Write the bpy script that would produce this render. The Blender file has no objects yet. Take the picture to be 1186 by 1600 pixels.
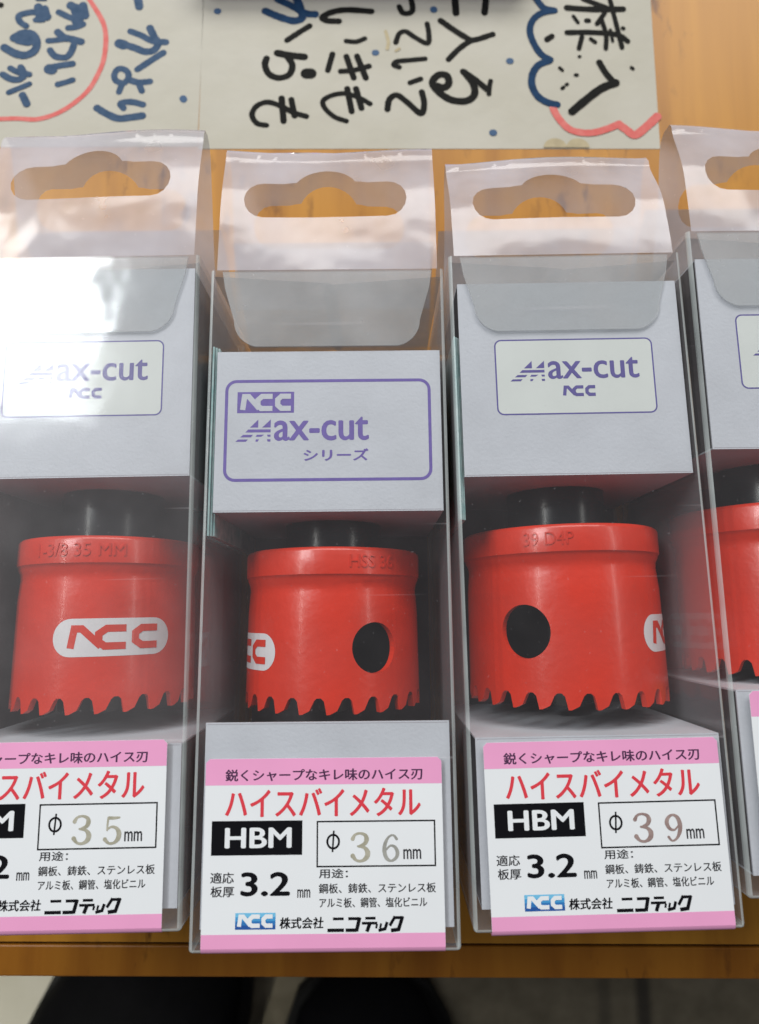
import bpy, bmesh, math, random
from mathutils import Vector, Matrix
random.seed(7)
S = bpy.context.scene
COL = S.collection
R = math.radians
MM = 0.001

# ------------------------------------------------------------------ camera
cam_d = bpy.data.cameras.new("camera")
cam = bpy.data.objects.new("camera", cam_d); COL.objects.link(cam)
cam_d.sensor_fit = 'HORIZONTAL'; cam_d.sensor_width = 36.0; cam_d.lens = 36.0*1000/1186
cam_d.clip_start = 0.005; cam_d.clip_end = 50
cam.matrix_world = Matrix.Translation((0, 0, 0.16893)) @ Matrix.Rotation(R(8.999), 4, 'X') @ Matrix.Rotation(R(0.2217), 4, 'Z')
cam_d.dof.use_dof = True; cam_d.dof.focus_distance = 0.128; cam_d.dof.aperture_fstop = 21.0
S.camera = cam

# ------------------------------------------------------------------ world and lamps
w = bpy.data.worlds.new("World"); S.world = w; w.use_nodes = True
bg = w.node_tree.nodes["Background"]
bg.inputs[0].default_value = (0.86, 0.90, 1.0, 1); bg.inputs[1].default_value = 0.10

def lamp(name, loc, target, sx, sy, watts, col=(1, 1, 1)):
    d = bpy.data.lights.new(name, 'AREA'); d.shape = 'RECTANGLE'; d.size = sx; d.size_y = sy
    d.energy = watts; d.color = col
    o = bpy.data.objects.new(name, d); COL.objects.link(o); o.location = loc
    o.rotation_euler = (Vector(target)-Vector(loc)).to_track_quat('-Z', 'Y').to_euler()
    return o
lamp("ceiling_lamp", (-0.80, 0.66, 1.2), (-0.80, 0.66, 0), 0.40, 0.52, 12.0, (0.93, 0.98, 1.0))
for x_, w_, l_ in ((-0.92, 5.0, 0.035), (1.35, 4.0, 0.04)):   # fluorescent tubes running away from the viewer, left and right
    o = lamp("ceiling_tube", (x_, 0.60, 1.15), (0, 0.60, 0), l_, 1.3, w_, (1.0, 0.97, 0.92))
    o.rotation_euler = (0, math.atan2(x_, 1.15), 0)
lamp("ceiling_panel", (0.10, 1.75, 1.35), (0, 0, 0), 2.4, 0.8, 47.0, (1.0, 0.98, 0.95))

sp = bpy.data.lights.new("added_floor_spot", 'SPOT'); sp.energy = 60; sp.spot_size = R(16); sp.spot_blend = 0.5; sp.shadow_soft_size = 0.05; sp.color = (1.0, 0.98, 0.86)  # spot added out of view to brighten the floor at the left
so = bpy.data.objects.new("added_floor_spot", sp); COL.objects.link(so); so.location = (-0.75, -0.95, 0.75)
so.rotation_euler = (Vector((-0.26, -0.26, -0.3))-so.location).to_track_quat('-Z', 'Y').to_euler()

S.view_settings.view_transform = 'Standard'; S.view_settings.look = 'None'
S.view_settings.gamma = 1; S.view_settings.use_curve_mapping = False
S.view_settings.exposure = 0.0
S.render.engine = 'CYCLES'
S.cycles.transparent_max_bounces = 40; S.cycles.max_bounces = 12; S.cycles.diffuse_bounces = 4
S.cycles.glossy_bounces = 5; S.cycles.use_denoising = True
S.cycles.caustics_reflective = False; S.cycles.caustics_refractive = False

# ------------------------------------------------------------------ materials
def newmat(name):
    m = bpy.data.materials.new(name); m.use_nodes = True
    nt = m.node_tree; nt.nodes.clear()
    out = nt.nodes.new('ShaderNodeOutputMaterial')
    return m, nt, out
def pbr(name, col, rough=0.6, spec=0.5, var=0.0, scale=400, bump=0.0, bscale=900, coat=0.0, col2=None, metal=0.0):
    m, nt, out = newmat(name); N = nt.nodes; K = nt.links
    b = N.new('ShaderNodeBsdfPrincipled'); K.new(b.outputs[0], out.inputs[0])
    b.inputs['Base Color'].default_value = (*col, 1); b.inputs['Roughness'].default_value = rough
    b.inputs['Specular IOR Level'].default_value = spec; b.inputs['Coat Weight'].default_value = coat
    b.inputs['Coat Roughness'].default_value = 0.16; b.inputs['Metallic'].default_value = metal
    tc = N.new('ShaderNodeTexCoord')
    if var > 0:
        n = N.new('ShaderNodeTexNoise'); n.inputs['Scale'].default_value = scale; n.inputs['Detail'].default_value = 5
        K.new(tc.outputs['Object'], n.inputs['Vector'])
        r = N.new('ShaderNodeMapRange'); r.inputs[1].default_value = 0.3; r.inputs[2].default_value = 0.7
        K.new(n.outputs[0], r.inputs[0])
        mx = N.new('ShaderNodeMix'); mx.data_type = 'RGBA'; K.new(r.outputs[0], mx.inputs[0])
        c2 = col2 or tuple(c*(1-var) for c in col)
        mx.inputs[6].default_value = (*col, 1); mx.inputs[7].default_value = (*c2, 1)
        K.new(mx.outputs[2], b.inputs['Base Color'])
    if bump > 0:
        n2 = N.new('ShaderNodeTexNoise'); n2.inputs['Scale'].default_value = bscale; n2.inputs['Detail'].default_value = 3
        K.new(tc.outputs['Object'], n2.inputs['Vector'])
        bp = N.new('ShaderNodeBump'); bp.inputs['Strength'].default_value = bump; bp.inputs['Distance'].default_value = 0.0004
        K.new(n2.outputs[0], bp.inputs['Height']); K.new(bp.outputs[0], b.inputs['Normal'])
    return m
def plastic(name, haze, tint, rough=0.06, edge=0.5, bump=0.25, refl=1.0, scratch=0.0):
    """thin clear sheet: see-through, a Fresnel reflection and a little milky scatter, with scuffs"""
    m, nt, out = newmat(name); N = nt.nodes; K = nt.links
    tc = N.new('ShaderNodeTexCoord')
    n = N.new('ShaderNodeTexNoise'); n.inputs['Scale'].default_value = 70; n.inputs['Detail'].default_value = 2
    K.new(tc.outputs['Object'], n.inputs['Vector'])
    bp = N.new('ShaderNodeBump'); bp.inputs['Strength'].default_value = bump; bp.inputs['Distance'].default_value = 0.0012
    K.new(n.outputs[0], bp.inputs['Height'])
    tr = N.new('ShaderNodeBsdfTransparent'); tr.inputs[0].default_value = (0.97, 0.985, 0.985, 1)
    df = N.new('ShaderNodeBsdfDiffuse'); df.inputs[0].default_value = (*tint, 1)
    gl = N.new('ShaderNodeBsdfGlossy'); gl.inputs['Roughness'].default_value = rough; K.new(bp.outputs[0], gl.inputs['Normal'])
    lw = N.new('ShaderNodeLayerWeight'); lw.inputs[0].default_value = 0.5
    # haze grows towards grazing view, and is uneven
    n2 = N.new('ShaderNodeTexNoise'); n2.inputs['Scale'].default_value = 45; n2.inputs['Detail'].default_value = 3; n2.inputs['Roughness'].default_value = 0.65
    K.new(tc.outputs['Object'], n2.inputs['Vector'])
    mr = N.new('ShaderNodeMapRange'); mr.inputs[1].default_value = 0.3; mr.inputs[2].default_value = 0.7
    mr.inputs[3].default_value = haze*0.7; mr.inputs[4].default_value = haze*1.3; K.new(n2.outputs[0], mr.inputs[0])
    pw = N.new('ShaderNodeMath'); pw.operation = 'POWER'; K.new(lw.outputs['Facing'], pw.inputs[0]); pw.inputs[1].default_value = 3.0
    ma = N.new('ShaderNodeMath'); ma.operation = 'MULTIPLY_ADD'; K.new(pw.outputs[0], ma.inputs[0]); ma.inputs[1].default_value = edge; K.new(mr.outputs[0], ma.inputs[2])
    ma.use_clamp = True
    hz = ma.outputs[0]
    if scratch > 0:
        v = N.new('ShaderNodeTexNoise'); v.inputs['Scale'].default_value = 1.0; v.inputs['Detail'].default_value = 2
        mp = N.new('ShaderNodeMapping'); mp.inputs['Rotation'].default_value = (0, 0, R(28)); mp.inputs['Scale'].default_value = (14, 700, 40)
        K.new(tc.outputs['Object'], mp.inputs[0]); K.new(mp.outputs[0], v.inputs['Vector'])
        sr = N.new('ShaderNodeMapRange'); sr.inputs[1].default_value = 0.70; sr.inputs[2].default_value = 0.78; sr.inputs[4].default_value = scratch
        K.new(v.outputs[0], sr.inputs[0])
        ad = N.new('ShaderNodeMath'); ad.operation = 'ADD'; ad.use_clamp = True; K.new(hz, ad.inputs[0]); K.new(sr.outputs[0], ad.inputs[1]); hz = ad.outputs[0]
    # fine dust specks
    ds = N.new('ShaderNodeTexNoise'); ds.inputs['Scale'].default_value = 1300; ds.inputs['Detail'].default_value = 1; K.new(tc.outputs['Object'], ds.inputs['Vector'])
    dm = N.new('ShaderNodeMapRange'); dm.inputs[1].default_value = 0.73; dm.inputs[2].default_value = 0.80; dm.inputs[4].default_value = 0.07; K.new(ds.outputs[0], dm.inputs[0])
    da = N.new('ShaderNodeMath'); da.operation = 'ADD'; da.use_clamp = True; K.new(hz, da.inputs[0]); K.new(dm.outputs[0], da.inputs[1]); hz = da.outputs[0]
    m1 = N.new('ShaderNodeMixShader'); K.new(hz, m1.inputs[0]); K.new(tr.outputs[0], m1.inputs[1]); K.new(df.outputs[0], m1.inputs[2])
    # Schlick reflection, alike from both sides of the thin sheet
    lw2 = N.new('ShaderNodeLayerWeight'); lw2.inputs[0].default_value = 0.5; K.new(bp.outputs[0], lw2.inputs['Normal'])
    p5 = N.new('ShaderNodeMath'); p5.operation = 'POWER'; K.new(lw2.outputs['Facing'], p5.inputs[0]); p5.inputs[1].default_value = 5.0
    f2 = N.new('ShaderNodeMath'); f2.operation = 'MULTIPLY_ADD'; f2.use_clamp = True; K.new(p5.outputs[0], f2.inputs[0]); f2.inputs[1].default_value = 0.85*refl; f2.inputs[2].default_value = 0.055*refl
    m2 = N.new('ShaderNodeMixShader'); K.new(f2.outputs[0], m2.inputs[0]); K.new(m1.outputs[0], m2.inputs[1]); K.new(gl.outputs[0], m2.inputs[2])
    K.new(m2.outputs[0], out.inputs[0])
    return m
def wood(name, c1, c2, c3, rough=0.35):
    m, nt, out = newmat(name); N = nt.nodes; K = nt.links
    b = N.new('ShaderNodeBsdfPrincipled'); K.new(b.outputs[0], out.inputs[0])
    b.inputs['Roughness'].default_value = rough; b.inputs['Specular IOR Level'].default_value = 0.25
    tc = N.new('ShaderNodeTexCoord')
    mp = N.new('ShaderNodeMapping'); mp.inputs['Scale'].default_value = (90, 9, 30); K.new(tc.outputs['Object'], mp.inputs[0])
    n = N.new('ShaderNodeTexNoise'); n.inputs['Scale'].default_value = 1.0; n.inputs['Detail'].default_value = 7; n.inputs['Distortion'].default_value = 0.6
    K.new(mp.outputs[0], n.inputs['Vector'])
    cr = N.new('ShaderNodeValToRGB'); e = cr.color_ramp.elements
    e[0].position = 0.30; e[0].color = (*c1, 1); e[1].position = 0.72; e[1].color = (*c2, 1)
    K.new(n.outputs[0], cr.inputs[0])
    # darker flecks and stains with a shape of their own
    mp2 = N.new('ShaderNodeMapping'); mp2.inputs['Scale'].default_value = (260, 90, 100); K.new(tc.outputs['Object'], mp2.inputs[0])
    n2 = N.new('ShaderNodeTexNoise'); n2.inputs['Scale'].default_value = 1.0; n2.inputs['Detail'].default_value = 4; K.new(mp2.outputs[0], n2.inputs['Vector'])
    mr = N.new('ShaderNodeMapRange'); mr.inputs[1].default_value = 0.56; mr.inputs[2].default_value = 0.68; mr.inputs[4].default_value = 0.9; K.new(n2.outputs[0], mr.inputs[0])
    n3 = N.new('ShaderNodeTexNoise'); n3.inputs['Scale'].default_value = 22; n3.inputs['Detail'].default_value = 3; K.new(tc.outputs['Object'], n3.inputs['Vector'])
    mr3 = N.new('ShaderNodeMapRange'); mr3.inputs[1].default_value = 0.44; mr3.inputs[2].default_value = 0.60; K.new(n3.outputs[0], mr3.inputs[0])
    mu = N.new('ShaderNodeMath'); mu.operation = 'MULTIPLY'; K.new(mr.outputs[0], mu.inputs[0]); K.new(mr3.outputs[0], mu.inputs[1])
    mx = N.new('ShaderNodeMix'); mx.data_type = 'RGBA'; K.new(mu.outputs[0], mx.inputs[0]); K.new(cr.outputs[0], mx.inputs[6]); mx.inputs[7].default_value = (*c3, 1)
    K.new(mx.outputs[2], b.inputs['Base Color'])
    bp = N.new('ShaderNodeBump'); bp.inputs['Strength'].default_value = 0.25; bp.inputs['Distance'].default_value = 0.0003
    K.new(n.outputs[0], bp.inputs['Height']); K.new(bp.outputs[0], b.inputs['Normal'])
    return m

M = {}
M['clear'] = plastic('clear_plastic', 0.028, (0.80, 0.76, 0.80), rough=0.11, scratch=0.12, bump=0.12)
M['clear_dusty'] = plastic('dusty_clear_plastic', 0.075, (0.80, 0.77, 0.80), rough=0.12, scratch=0.16, bump=0.12)
M['edge'] = plastic('folded_plastic_edge', 0.36, (0.74, 0.80, 0.80), rough=0.15, edge=0.4, refl=1.6)
M['tab'] = plastic('milky_plastic', 0.46, (0.60, 0.57, 0.62), rough=0.11, edge=0.2, bump=0.22, refl=0.8)
M['flap'] = plastic('flap_plastic', 0.62, (0.78, 0.70, 0.67), rough=0.12, edge=0.3)
M['dust'] = plastic('dust_flap_plastic', 0.55, (0.60, 0.57, 0.56), rough=0.15, edge=0.2)
M['tuck'] = plastic('tuck_plastic', 0.24, (0.76, 0.75, 0.76), rough=0.10, edge=0.9)
M['card'] = pbr('white_card', (0.57, 0.58, 0.63), 0.55, 0.3, 0.10, 90, 0.15, 1500)
M['panel'] = pbr('warm_white_print', (0.66, 0.68, 0.66), 0.55, 0.3, 0.05, 120)
M['cardback'] = pbr('shaded_card_inside', (0.13, 0.115, 0.12), 0.8, 0.2, 0.25, 300)  # inside of the white card, its shade put into the colour
M['crease'] = pbr('card_crease', (0.36, 0.33, 0.37), 0.7, 0.2)
M['white'] = pbr('sticker_white', (0.76, 0.785, 0.81), 0.40, 0.4, 0.04, 60)
M['pink'] = pbr('sticker_pink', (0.80, 0.35, 0.58), 0.40, 0.4, 0.06, 80)
M['black'] = pbr('ink_black', (0.006, 0.006, 0.008), 0.6, 0.06)
M['ink'] = pbr('ink_dark_grey', (0.03, 0.03, 0.034), 0.6, 0.06)
M['plum'] = pbr('ink_plum', (0.07, 0.025, 0.07), 0.5, 0.3)
M['red'] = pbr('ink_red', (0.66, 0.045, 0.065), 0.5, 0.3)
M['violet'] = pbr('ink_violet', (0.165, 0.115, 0.40), 0.5, 0.3, 0.15, 900)
M['indigo'] = pbr('ink_indigo', (0.115, 0.095, 0.32), 0.5, 0.3, 0.15, 900)
M['stamp_tan'] = pbr('stamp_tan', (0.31, 0.295, 0.22), 0.6, 0.3, 0.4, 900, col2=(0.45, 0.43, 0.35))
M['stamp_grey'] = pbr('stamp_grey', (0.36, 0.36, 0.33), 0.6, 0.3, 0.3, 900)
M['stamp_mauve'] = pbr('stamp_mauve', (0.24, 0.165, 0.155), 0.6, 0.3, 0.4, 900, col2=(0.36, 0.27, 0.25))
for i, c in enumerate([(0.02, 0.09, 0.33), (0.03, 0.17, 0.45), (0.06, 0.30, 0.60), (0.16, 0.48, 0.72)]):
    M['blue%d' % i] = pbr('ink_blue', c, 0.5, 0.3)
M['saw'] = pbr('red_enamel', (0.72, 0.032, 0.008), 0.34, 0.5, 0.16, 90, 0.18, 600, coat=0.30)
M['sawlogo'] = pbr('logo_white', (0.72, 0.70, 0.72), 0.4, 0.4, 0.06, 200)
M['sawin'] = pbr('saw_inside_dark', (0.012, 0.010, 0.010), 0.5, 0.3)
M['hub'] = pbr('black_oxide', (0.010, 0.015, 0.018), 0.24, 0.5, 0.3, 300)
M['steel'] = pbr('steel', (0.35, 0.34, 0.31), 0.35, 0.5, 0.2, 300, metal=0.8)
M['paper'] = pbr('paper_white', (0.50, 0.48, 0.42), 0.85, 0.2, 0.10, 28, 0.8, 90, col2=(0.44, 0.42, 0.35))
M['k'] = pbr('marker_black', (0.010, 0.010, 0.009), 0.7, 0.08, 0.3, 500)
M['n'] = pbr('marker_navy', (0.012, 0.045, 0.11), 0.7, 0.1, 0.3, 500)
M['b'] = pbr('marker_slate_blue', (0.035, 0.07, 0.13), 0.7, 0.1, 0.35, 500, col2=(0.06, 0.10, 0.17))
M['d'] = pbr('marker_blue', (0.03, 0.08, 0.17), 0.6, 0.3)
M['r'] = pbr('marker_red', (0.55, 0.085, 0.075), 0.6, 0.3, 0.25, 400, col2=(0.60, 0.16, 0.14))
M['s'] = pbr('stain_tan', (0.47, 0.40, 0.26), 0.85, 0.2, 0.2, 300)
M['teal'] = pbr('teal_print', (0.25, 0.46, 0.46), 0.6, 0.3, 0.5, 420, col2=(0.55, 0.66, 0.66))
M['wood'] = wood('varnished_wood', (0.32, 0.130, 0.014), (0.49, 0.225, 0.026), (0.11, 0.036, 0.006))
M['woodedge'] = wood('varnished_wood_edge_shaded', (0.22, 0.075, 0.008), (0.33, 0.13, 0.014), (0.07, 0.02, 0.005))  # edging wood, darkened to hold the shadow on the front strip
M['groove'] = pbr('groove_dark', (0.05, 0.02, 0.006), 0.8, 0.2)
M['purple'] = pbr('purple_card', (0.42, 0.25, 0.90), 0.45, 0.4)
M['shoe'] = pbr('black_leather', (0.004, 0.004, 0.005), 0.7, 0.06, 0.3, 80)
M['sole'] = pbr('black_rubber', (0.01, 0.01, 0.01), 0.8, 0.2)

# ------------------------------------------------------------------ helpers
def tag(o, label=None, cat=None, group=None, kind=None):
    if label: o['label'] = label
    if cat: o['category'] = cat
    if group: o['group'] = group
    if kind: o['kind'] = kind
    return o
def empty(name, loc, rz=0):
    o = bpy.data.objects.new(name, None); COL.objects.link(o); o.empty_display_size = 0.01
    o.location = loc; o.rotation_euler = (0, 0, rz); return o
def link(name, me, parent=None, mats=()):
    o = bpy.data.objects.new(name, me); COL.objects.link(o)
    for m in mats: me.materials.append(m)
    if parent: o.parent = parent
    return o
class MB:
    """collects faces with a material each; build() links them as one mesh"""
    def __init__(s): s.v = []; s.f = []; s.m = []; s.sm = []; s.names = []
    def mi(s, k):
        if k not in s.names: s.names.append(k)
        return s.names.index(k)
    def add(s, vs, fs, k, smooth=False):
        o = len(s.v); s.v += [tuple(p) for p in vs]; i = s.mi(k)
        for f in fs: s.f.append([o+a for a in f]); s.m.append(i); s.sm.append(smooth)
    def box(s, lo, hi, k):
        x0, y0, z0 = lo; x1, y1, z1 = hi
        s.add([(x0,y0,z0),(x1,y0,z0),(x1,y1,z0),(x0,y1,z0),(x0,y0,z1),(x1,y0,z1),(x1,y1,z1),(x0,y1,z1)],
              [(0,3,2,1),(4,5,6,7),(0,1,5,4),(1,2,6,5),(2,3,7,6),(3,0,4,7)], k)
    def lathe_y(s, prof, k, cx=0, cz=0, n=72, close0=False, close1=False):
        vs = []; fs = []
        for (y, r) in prof:
            for i in range(n):
                a = 2*math.pi*i/n; vs.append((cx+r*math.sin(a), y, cz+r*math.cos(a)))
        for j in range(len(prof)-1):
            for i in range(n):
                a, b = j*n+i, j*n+(i+1) % n
                fs.append((a, b, b+n, a+n))
        if close0: fs.append(tuple(range(n-1, -1, -1)))
        if close1: fs.append(tuple(range((len(prof)-1)*n, len(prof)*n)))
        s.add(vs, fs, k, True)
    def build(s, name, parent=None, scale=MM, fn=None):
        me = bpy.data.meshes.new(name)
        vs = [fn(*p) for p in s.v] if fn else s.v
        me.from_pydata([(x*scale, y*scale, z*scale) for x, y, z in vs], [], s.f)
        for k in s.names: me.materials.append(M[k])
        me.polygons.foreach_set('material_index', s.m); me.polygons.foreach_set('use_smooth', s.sm)
        me.update()
        o = bpy.data.objects.new(name, me); COL.objects.link(o)
        if parent: o.parent = parent
        return o
def catmull(P, sub=6, closed=False):
    if len(P) < 3: 
        return [tuple(P[0][i]+(P[1][i]-P[0][i])*t/4 for i in range(2)) for t in range(5)]
    out = []; n = len(P)
    for i in range(n-1):
        p0 = P[max(i-1, 0)]; p1 = P[i]; p2 = P[i+1]; p3 = P[min(i+2, n-1)]
        for k in range(sub):
            t = k/sub
            out.append(tuple(0.5*((2*p1[j])+(-p0[j]+p2[j])*t+(2*p0[j]-5*p1[j]+4*p2[j]-p3[j])*t*t+(-p0[j]+3*p1[j]-3*p2[j]+p3[j])*t**3) for j in range(2)))
    out.append(tuple(P[-1])); return out
zstep = [0.0]
def ribbon(mb, pts, width, z, k, closed=False, cap=True, smooth=False, jitter=0.0):
    """a pen or print stroke of even or varying width, flat at height z (mm)"""
    if smooth: pts = catmull(pts)
    n = len(pts)
    ws = width if isinstance(width, (list, tuple)) else [width]*n
    if len(ws) != n: ws = [ws[min(int(i*len(ws)/n), len(ws)-1)] for i in range(n)]
    if jitter: ws = [w_*(1+random.uniform(-jitter, jitter)) for w_ in ws]
    L = []; Rr = []; vs = []
    for i in range(n):
        a = pts[(i-1) % n] if (closed or i > 0) else pts[i]
        b = pts[(i+1) % n] if (closed or i < n-1) else pts[i]
        p = pts[i]
        d1 = Vector((p[0]-a[0], p[1]-a[1])); d2 = Vector((b[0]-p[0], b[1]-p[1]))
        if d1.length < 1e-9: d1 = d2.copy()
        if d2.length < 1e-9: d2 = d1.copy()
        d1.normalize(); d2.normalize(); t = d1+d2
        if t.length < 1e-6: t = d1.copy()
        t.normalize(); nn = Vector((-t.y, t.x)); c = max(nn.dot(Vector((-d1.y, d1.x))), 0.5)
        h = ws[i]/2/c; zz = z+i*0.0003
        vs.append((p[0]+nn.x*h, p[1]+nn.y*h, zz)); vs.append((p[0]-nn.x*h, p[1]-nn.y*h, zz))
    fs = [(2*i, 2*i+1, 2*i+3, 2*i+2) for i in range(n-1)]
    if closed: fs.append((2*n-2, 2*n-1, 1, 0))
    if cap and not closed:
        for end in (0, n-1):
            p = pts[end]; q = pts[1] if end == 0 else pts[-2]
            a0 = math.atan2(p[1]-q[1], p[0]-q[0]); zz = z+end*0.0003; o = len(vs)
            vs += [(p[0]+ws[end]/2*math.cos(a0+t*math.pi/8), p[1]+ws[end]/2*math.sin(a0+t*math.pi/8), zz) for t in range(-4, 5)]
            fs.append(tuple(range(o, o+9)))
    # every face counter-clockwise seen from above
    out = []
    for f in fs:
        ar = sum(vs[f[i]][0]*vs[f[(i+1) % len(f)]][1]-vs[f[(i+1) % len(f)]][0]*vs[f[i]][1] for i in range(len(f)))
        out.append(f if ar > 0 else tuple(reversed(f)))
    mb.add(vs, out, k)
def rect(mb, x0, y0, x1, y1, z, k): mb.add([(x0,y0,z),(x1,y0,z),(x1,y1,z),(x0,y1,z)], [(0,1,2,3)], k)
def rrect_pts(x0, y0, x1, y1, r, n=6):
    out = []
    for cx, cy, a0 in ((x1-r, y0+r, -90), (x1-r, y1-r, 0), (x0+r, y1-r, 90), (x0+r, y0+r, 180)):
        for i in range(n+1):
            a = R(a0+90*i/n); out.append((cx+r*math.cos(a), cy+r*math.sin(a)))
    return out
def poly(mb, pts, z, k): mb.add([(x, y, z) for x, y in pts], [tuple(range(len(pts)))], k)
_cache = {}
def text_mesh(s, off):
    if (s, off) in _cache: return _cache[(s, off)]
    c = bpy.data.curves.new('t', 'FONT'); c.body = s; c.size = 1.0; c.offset = off; c.resolution_u = 4; c.fill_mode = 'FRONT'
    o = bpy.data.objects.new('t', c); COL.objects.link(o)
    dg = bpy.context.evaluated_depsgraph_get(); dg.update()
    me = o.evaluated_get(dg).to_mesh()
    vs = [(v.co.x, v.co.y) for v in me.vertices]; fs = [tuple(p.vertices) for p in me.polygons]
    o.evaluated_get(dg).to_mesh_clear()
    bpy.data.objects.remove(o); bpy.data.curves.remove(c)
    _cache[(s, off)] = (vs, fs); return vs, fs
def text(mb, s, box, z, k, off=0.0, shear=0.0, bold=0.0):
    if bold:
        x0, y0, x1, y1 = box; d = bold/2
        for i, (ax, ay) in enumerate(((-d, 0), (d, 0), (0, -d*.6), (0, d*.6))):
            text(mb, s, (x0+d+ax, y0+d*.6+ay, x1-d+ax, y1-d*.6+ay), z+i*0.003, k, 0.0, shear)
        return
    vs, fs = text_mesh(s, off)
    if not vs: return
    vs = [(x+shear*y, y) for x, y in vs]
    xs = [v[0] for v in vs]; ys = [v[1] for v in vs]
    x0, y0, x1, y1 = box; sx = (x1-x0)/(max(xs)-min(xs)); sy = (y1-y0)/(max(ys)-min(ys))
    V = [(x0+(x-min(xs))*sx, y0+(y-min(ys))*sy, z) for x, y in vs]
    out = []
    for f in fs:
        ar = sum(V[f[i]][0]*V[f[(i+1) % len(f)]][1]-V[f[(i+1) % len(f)]][0]*V[f[i]][1] for i in range(len(f)))
        out.append(f if ar > 0 else tuple(reversed(f)))
    mb.add(V, out, k)
def fill2d(loops):
    """fill an outline with holes; returns verts and triangles"""
    c = bpy.data.curves.new('f', 'CURVE'); c.dimensions = '2D'; c.fill_mode = 'BOTH'
    for lp in loops:
        sp = c.splines.new('POLY'); sp.points.add(len(lp)-1); sp.use_cyclic_u = True
        for p, q in zip(sp.points, lp): p.co = (q[0], q[1], 0, 1)
    o = bpy.data.objects.new('f', c); COL.objects.link(o)
    dg = bpy.context.evaluated_depsgraph_get(); dg.update()
    me = bpy.data.meshes.new_from_object(o.evaluated_get(dg))
    bpy.data.objects.remove(o); bpy.data.curves.remove(c)
    return me
def cut_grid(me, xs, ys):
    bm = bmesh.new(); bm.from_mesh(me)
    bmesh.ops.remove_doubles(bm, verts=bm.verts, dist=1e-5)
    for x in xs: bmesh.ops.bisect_plane(bm, geom=bm.verts[:]+bm.edges[:]+bm.faces[:], plane_co=(x,0,0), plane_no=(1,0,0))
    for y in ys: bmesh.ops.bisect_plane(bm, geom=bm.verts[:]+bm.edges[:]+bm.faces[:], plane_co=(0,y,0), plane_no=(0,1,0))
    for f in bm.faces:
        if f.normal.z < 0: f.normal_flip()
    bm.to_mesh(me); bm.free()
    return me
# the maker's three-letter mark, in a unit box
NCC = [([(0.03, 0.02), (0.065, 0.90), (0.15, 0.90), (0.365, 0.10)], ), ([(0.63, 0.90), (0.42, 0.90), (0.335, 0.66), (0.335, 0.30), (0.40, 0.10), (0.63, 0.10)], ),
       ([(1.0, 0.90), (0.81, 0.90), (0.735, 0.68), (0.735, 0.32), (0.81, 0.10), (1.0, 0.10)], )]
def ncc(mb, box, z, k, t=0.24):
    x0, y0, x1, y1 = box; h = y1-y0
    for i, (pts,) in enumerate(NCC):
        P2 = [(x0+(x1-x0)*x, y0+h*y) for x, y in pts]
        ribbon(mb, P2, t*h, z+i*0.015, k, cap=False)
# stamped serif digits, strokes with thick and thin, in a unit box (w 0.65, h 1)
DIG = {
 '3': [([(0.05,0.80),(0.14,0.95),(0.32,1.0),(0.50,0.93),(0.55,0.78),(0.48,0.62),(0.30,0.54)], [.16,.10,.09,.14,.19,.15,.08]),
       ([(0.24,0.53),(0.46,0.48),(0.58,0.32),(0.55,0.13),(0.38,0.0),(0.18,0.02),(0.05,0.18)], [.08,.12,.20,.19,.11,.10,.18])],
 '5': [([(0.17,0.98),(0.36,0.97),(0.58,0.99)], [.13,.13,.08]), ([(0.15,0.98),(0.13,0.75),(0.12,0.50)], [.09,.08,.07]),
       ([(0.12,0.53),(0.28,0.63),(0.47,0.58),(0.58,0.40),(0.55,0.17),(0.40,0.01),(0.20,0.0),(0.05,0.15)], [.07,.09,.14,.20,.19,.11,.10,.17])],
 '6': [([(0.54,0.84),(0.42,0.98),(0.24,0.92),(0.10,0.66),(0.07,0.36),(0.15,0.10),(0.32,0.0),(0.50,0.10),(0.57,0.30),(0.48,0.52),(0.30,0.58),(0.13,0.42)], [.12,.08,.09,.15,.17,.15,.09,.13,.16,.13,.08,.07])],
 '9': [([(0.10,0.14),(0.22,0.0),(0.40,0.08),(0.54,0.34),(0.57,0.64),(0.49,0.90),(0.32,1.0),(0.14,0.90),(0.07,0.70),(0.16,0.48),(0.34,0.42),(0.51,0.58)], [.12,.08,.10,.17,.19,.16,.09,.14,.18,.14,.08,.07])],
}
def digit(mb, ch, box, z, k):
    x0, y0, x1, y1 = box; h = y1-y0; wd = x1-x0
    for i, (pts, ws) in enumerate(DIG[ch]):
        P2 = [(x0+(x/0.62)*wd, y0+h*y) for x, y in pts]
        sm = catmull(P2, 5); W2 = []
        for j in range(len(sm)):
            t = j/(len(sm)-1)*(len(ws)-1); a = int(min(t, len(ws)-2)); W2.append((ws[a]+(ws[a+1]-ws[a])*(t-a))*h*0.98)
        ribbon(mb, sm, W2, z+i*0.006, k)
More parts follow.
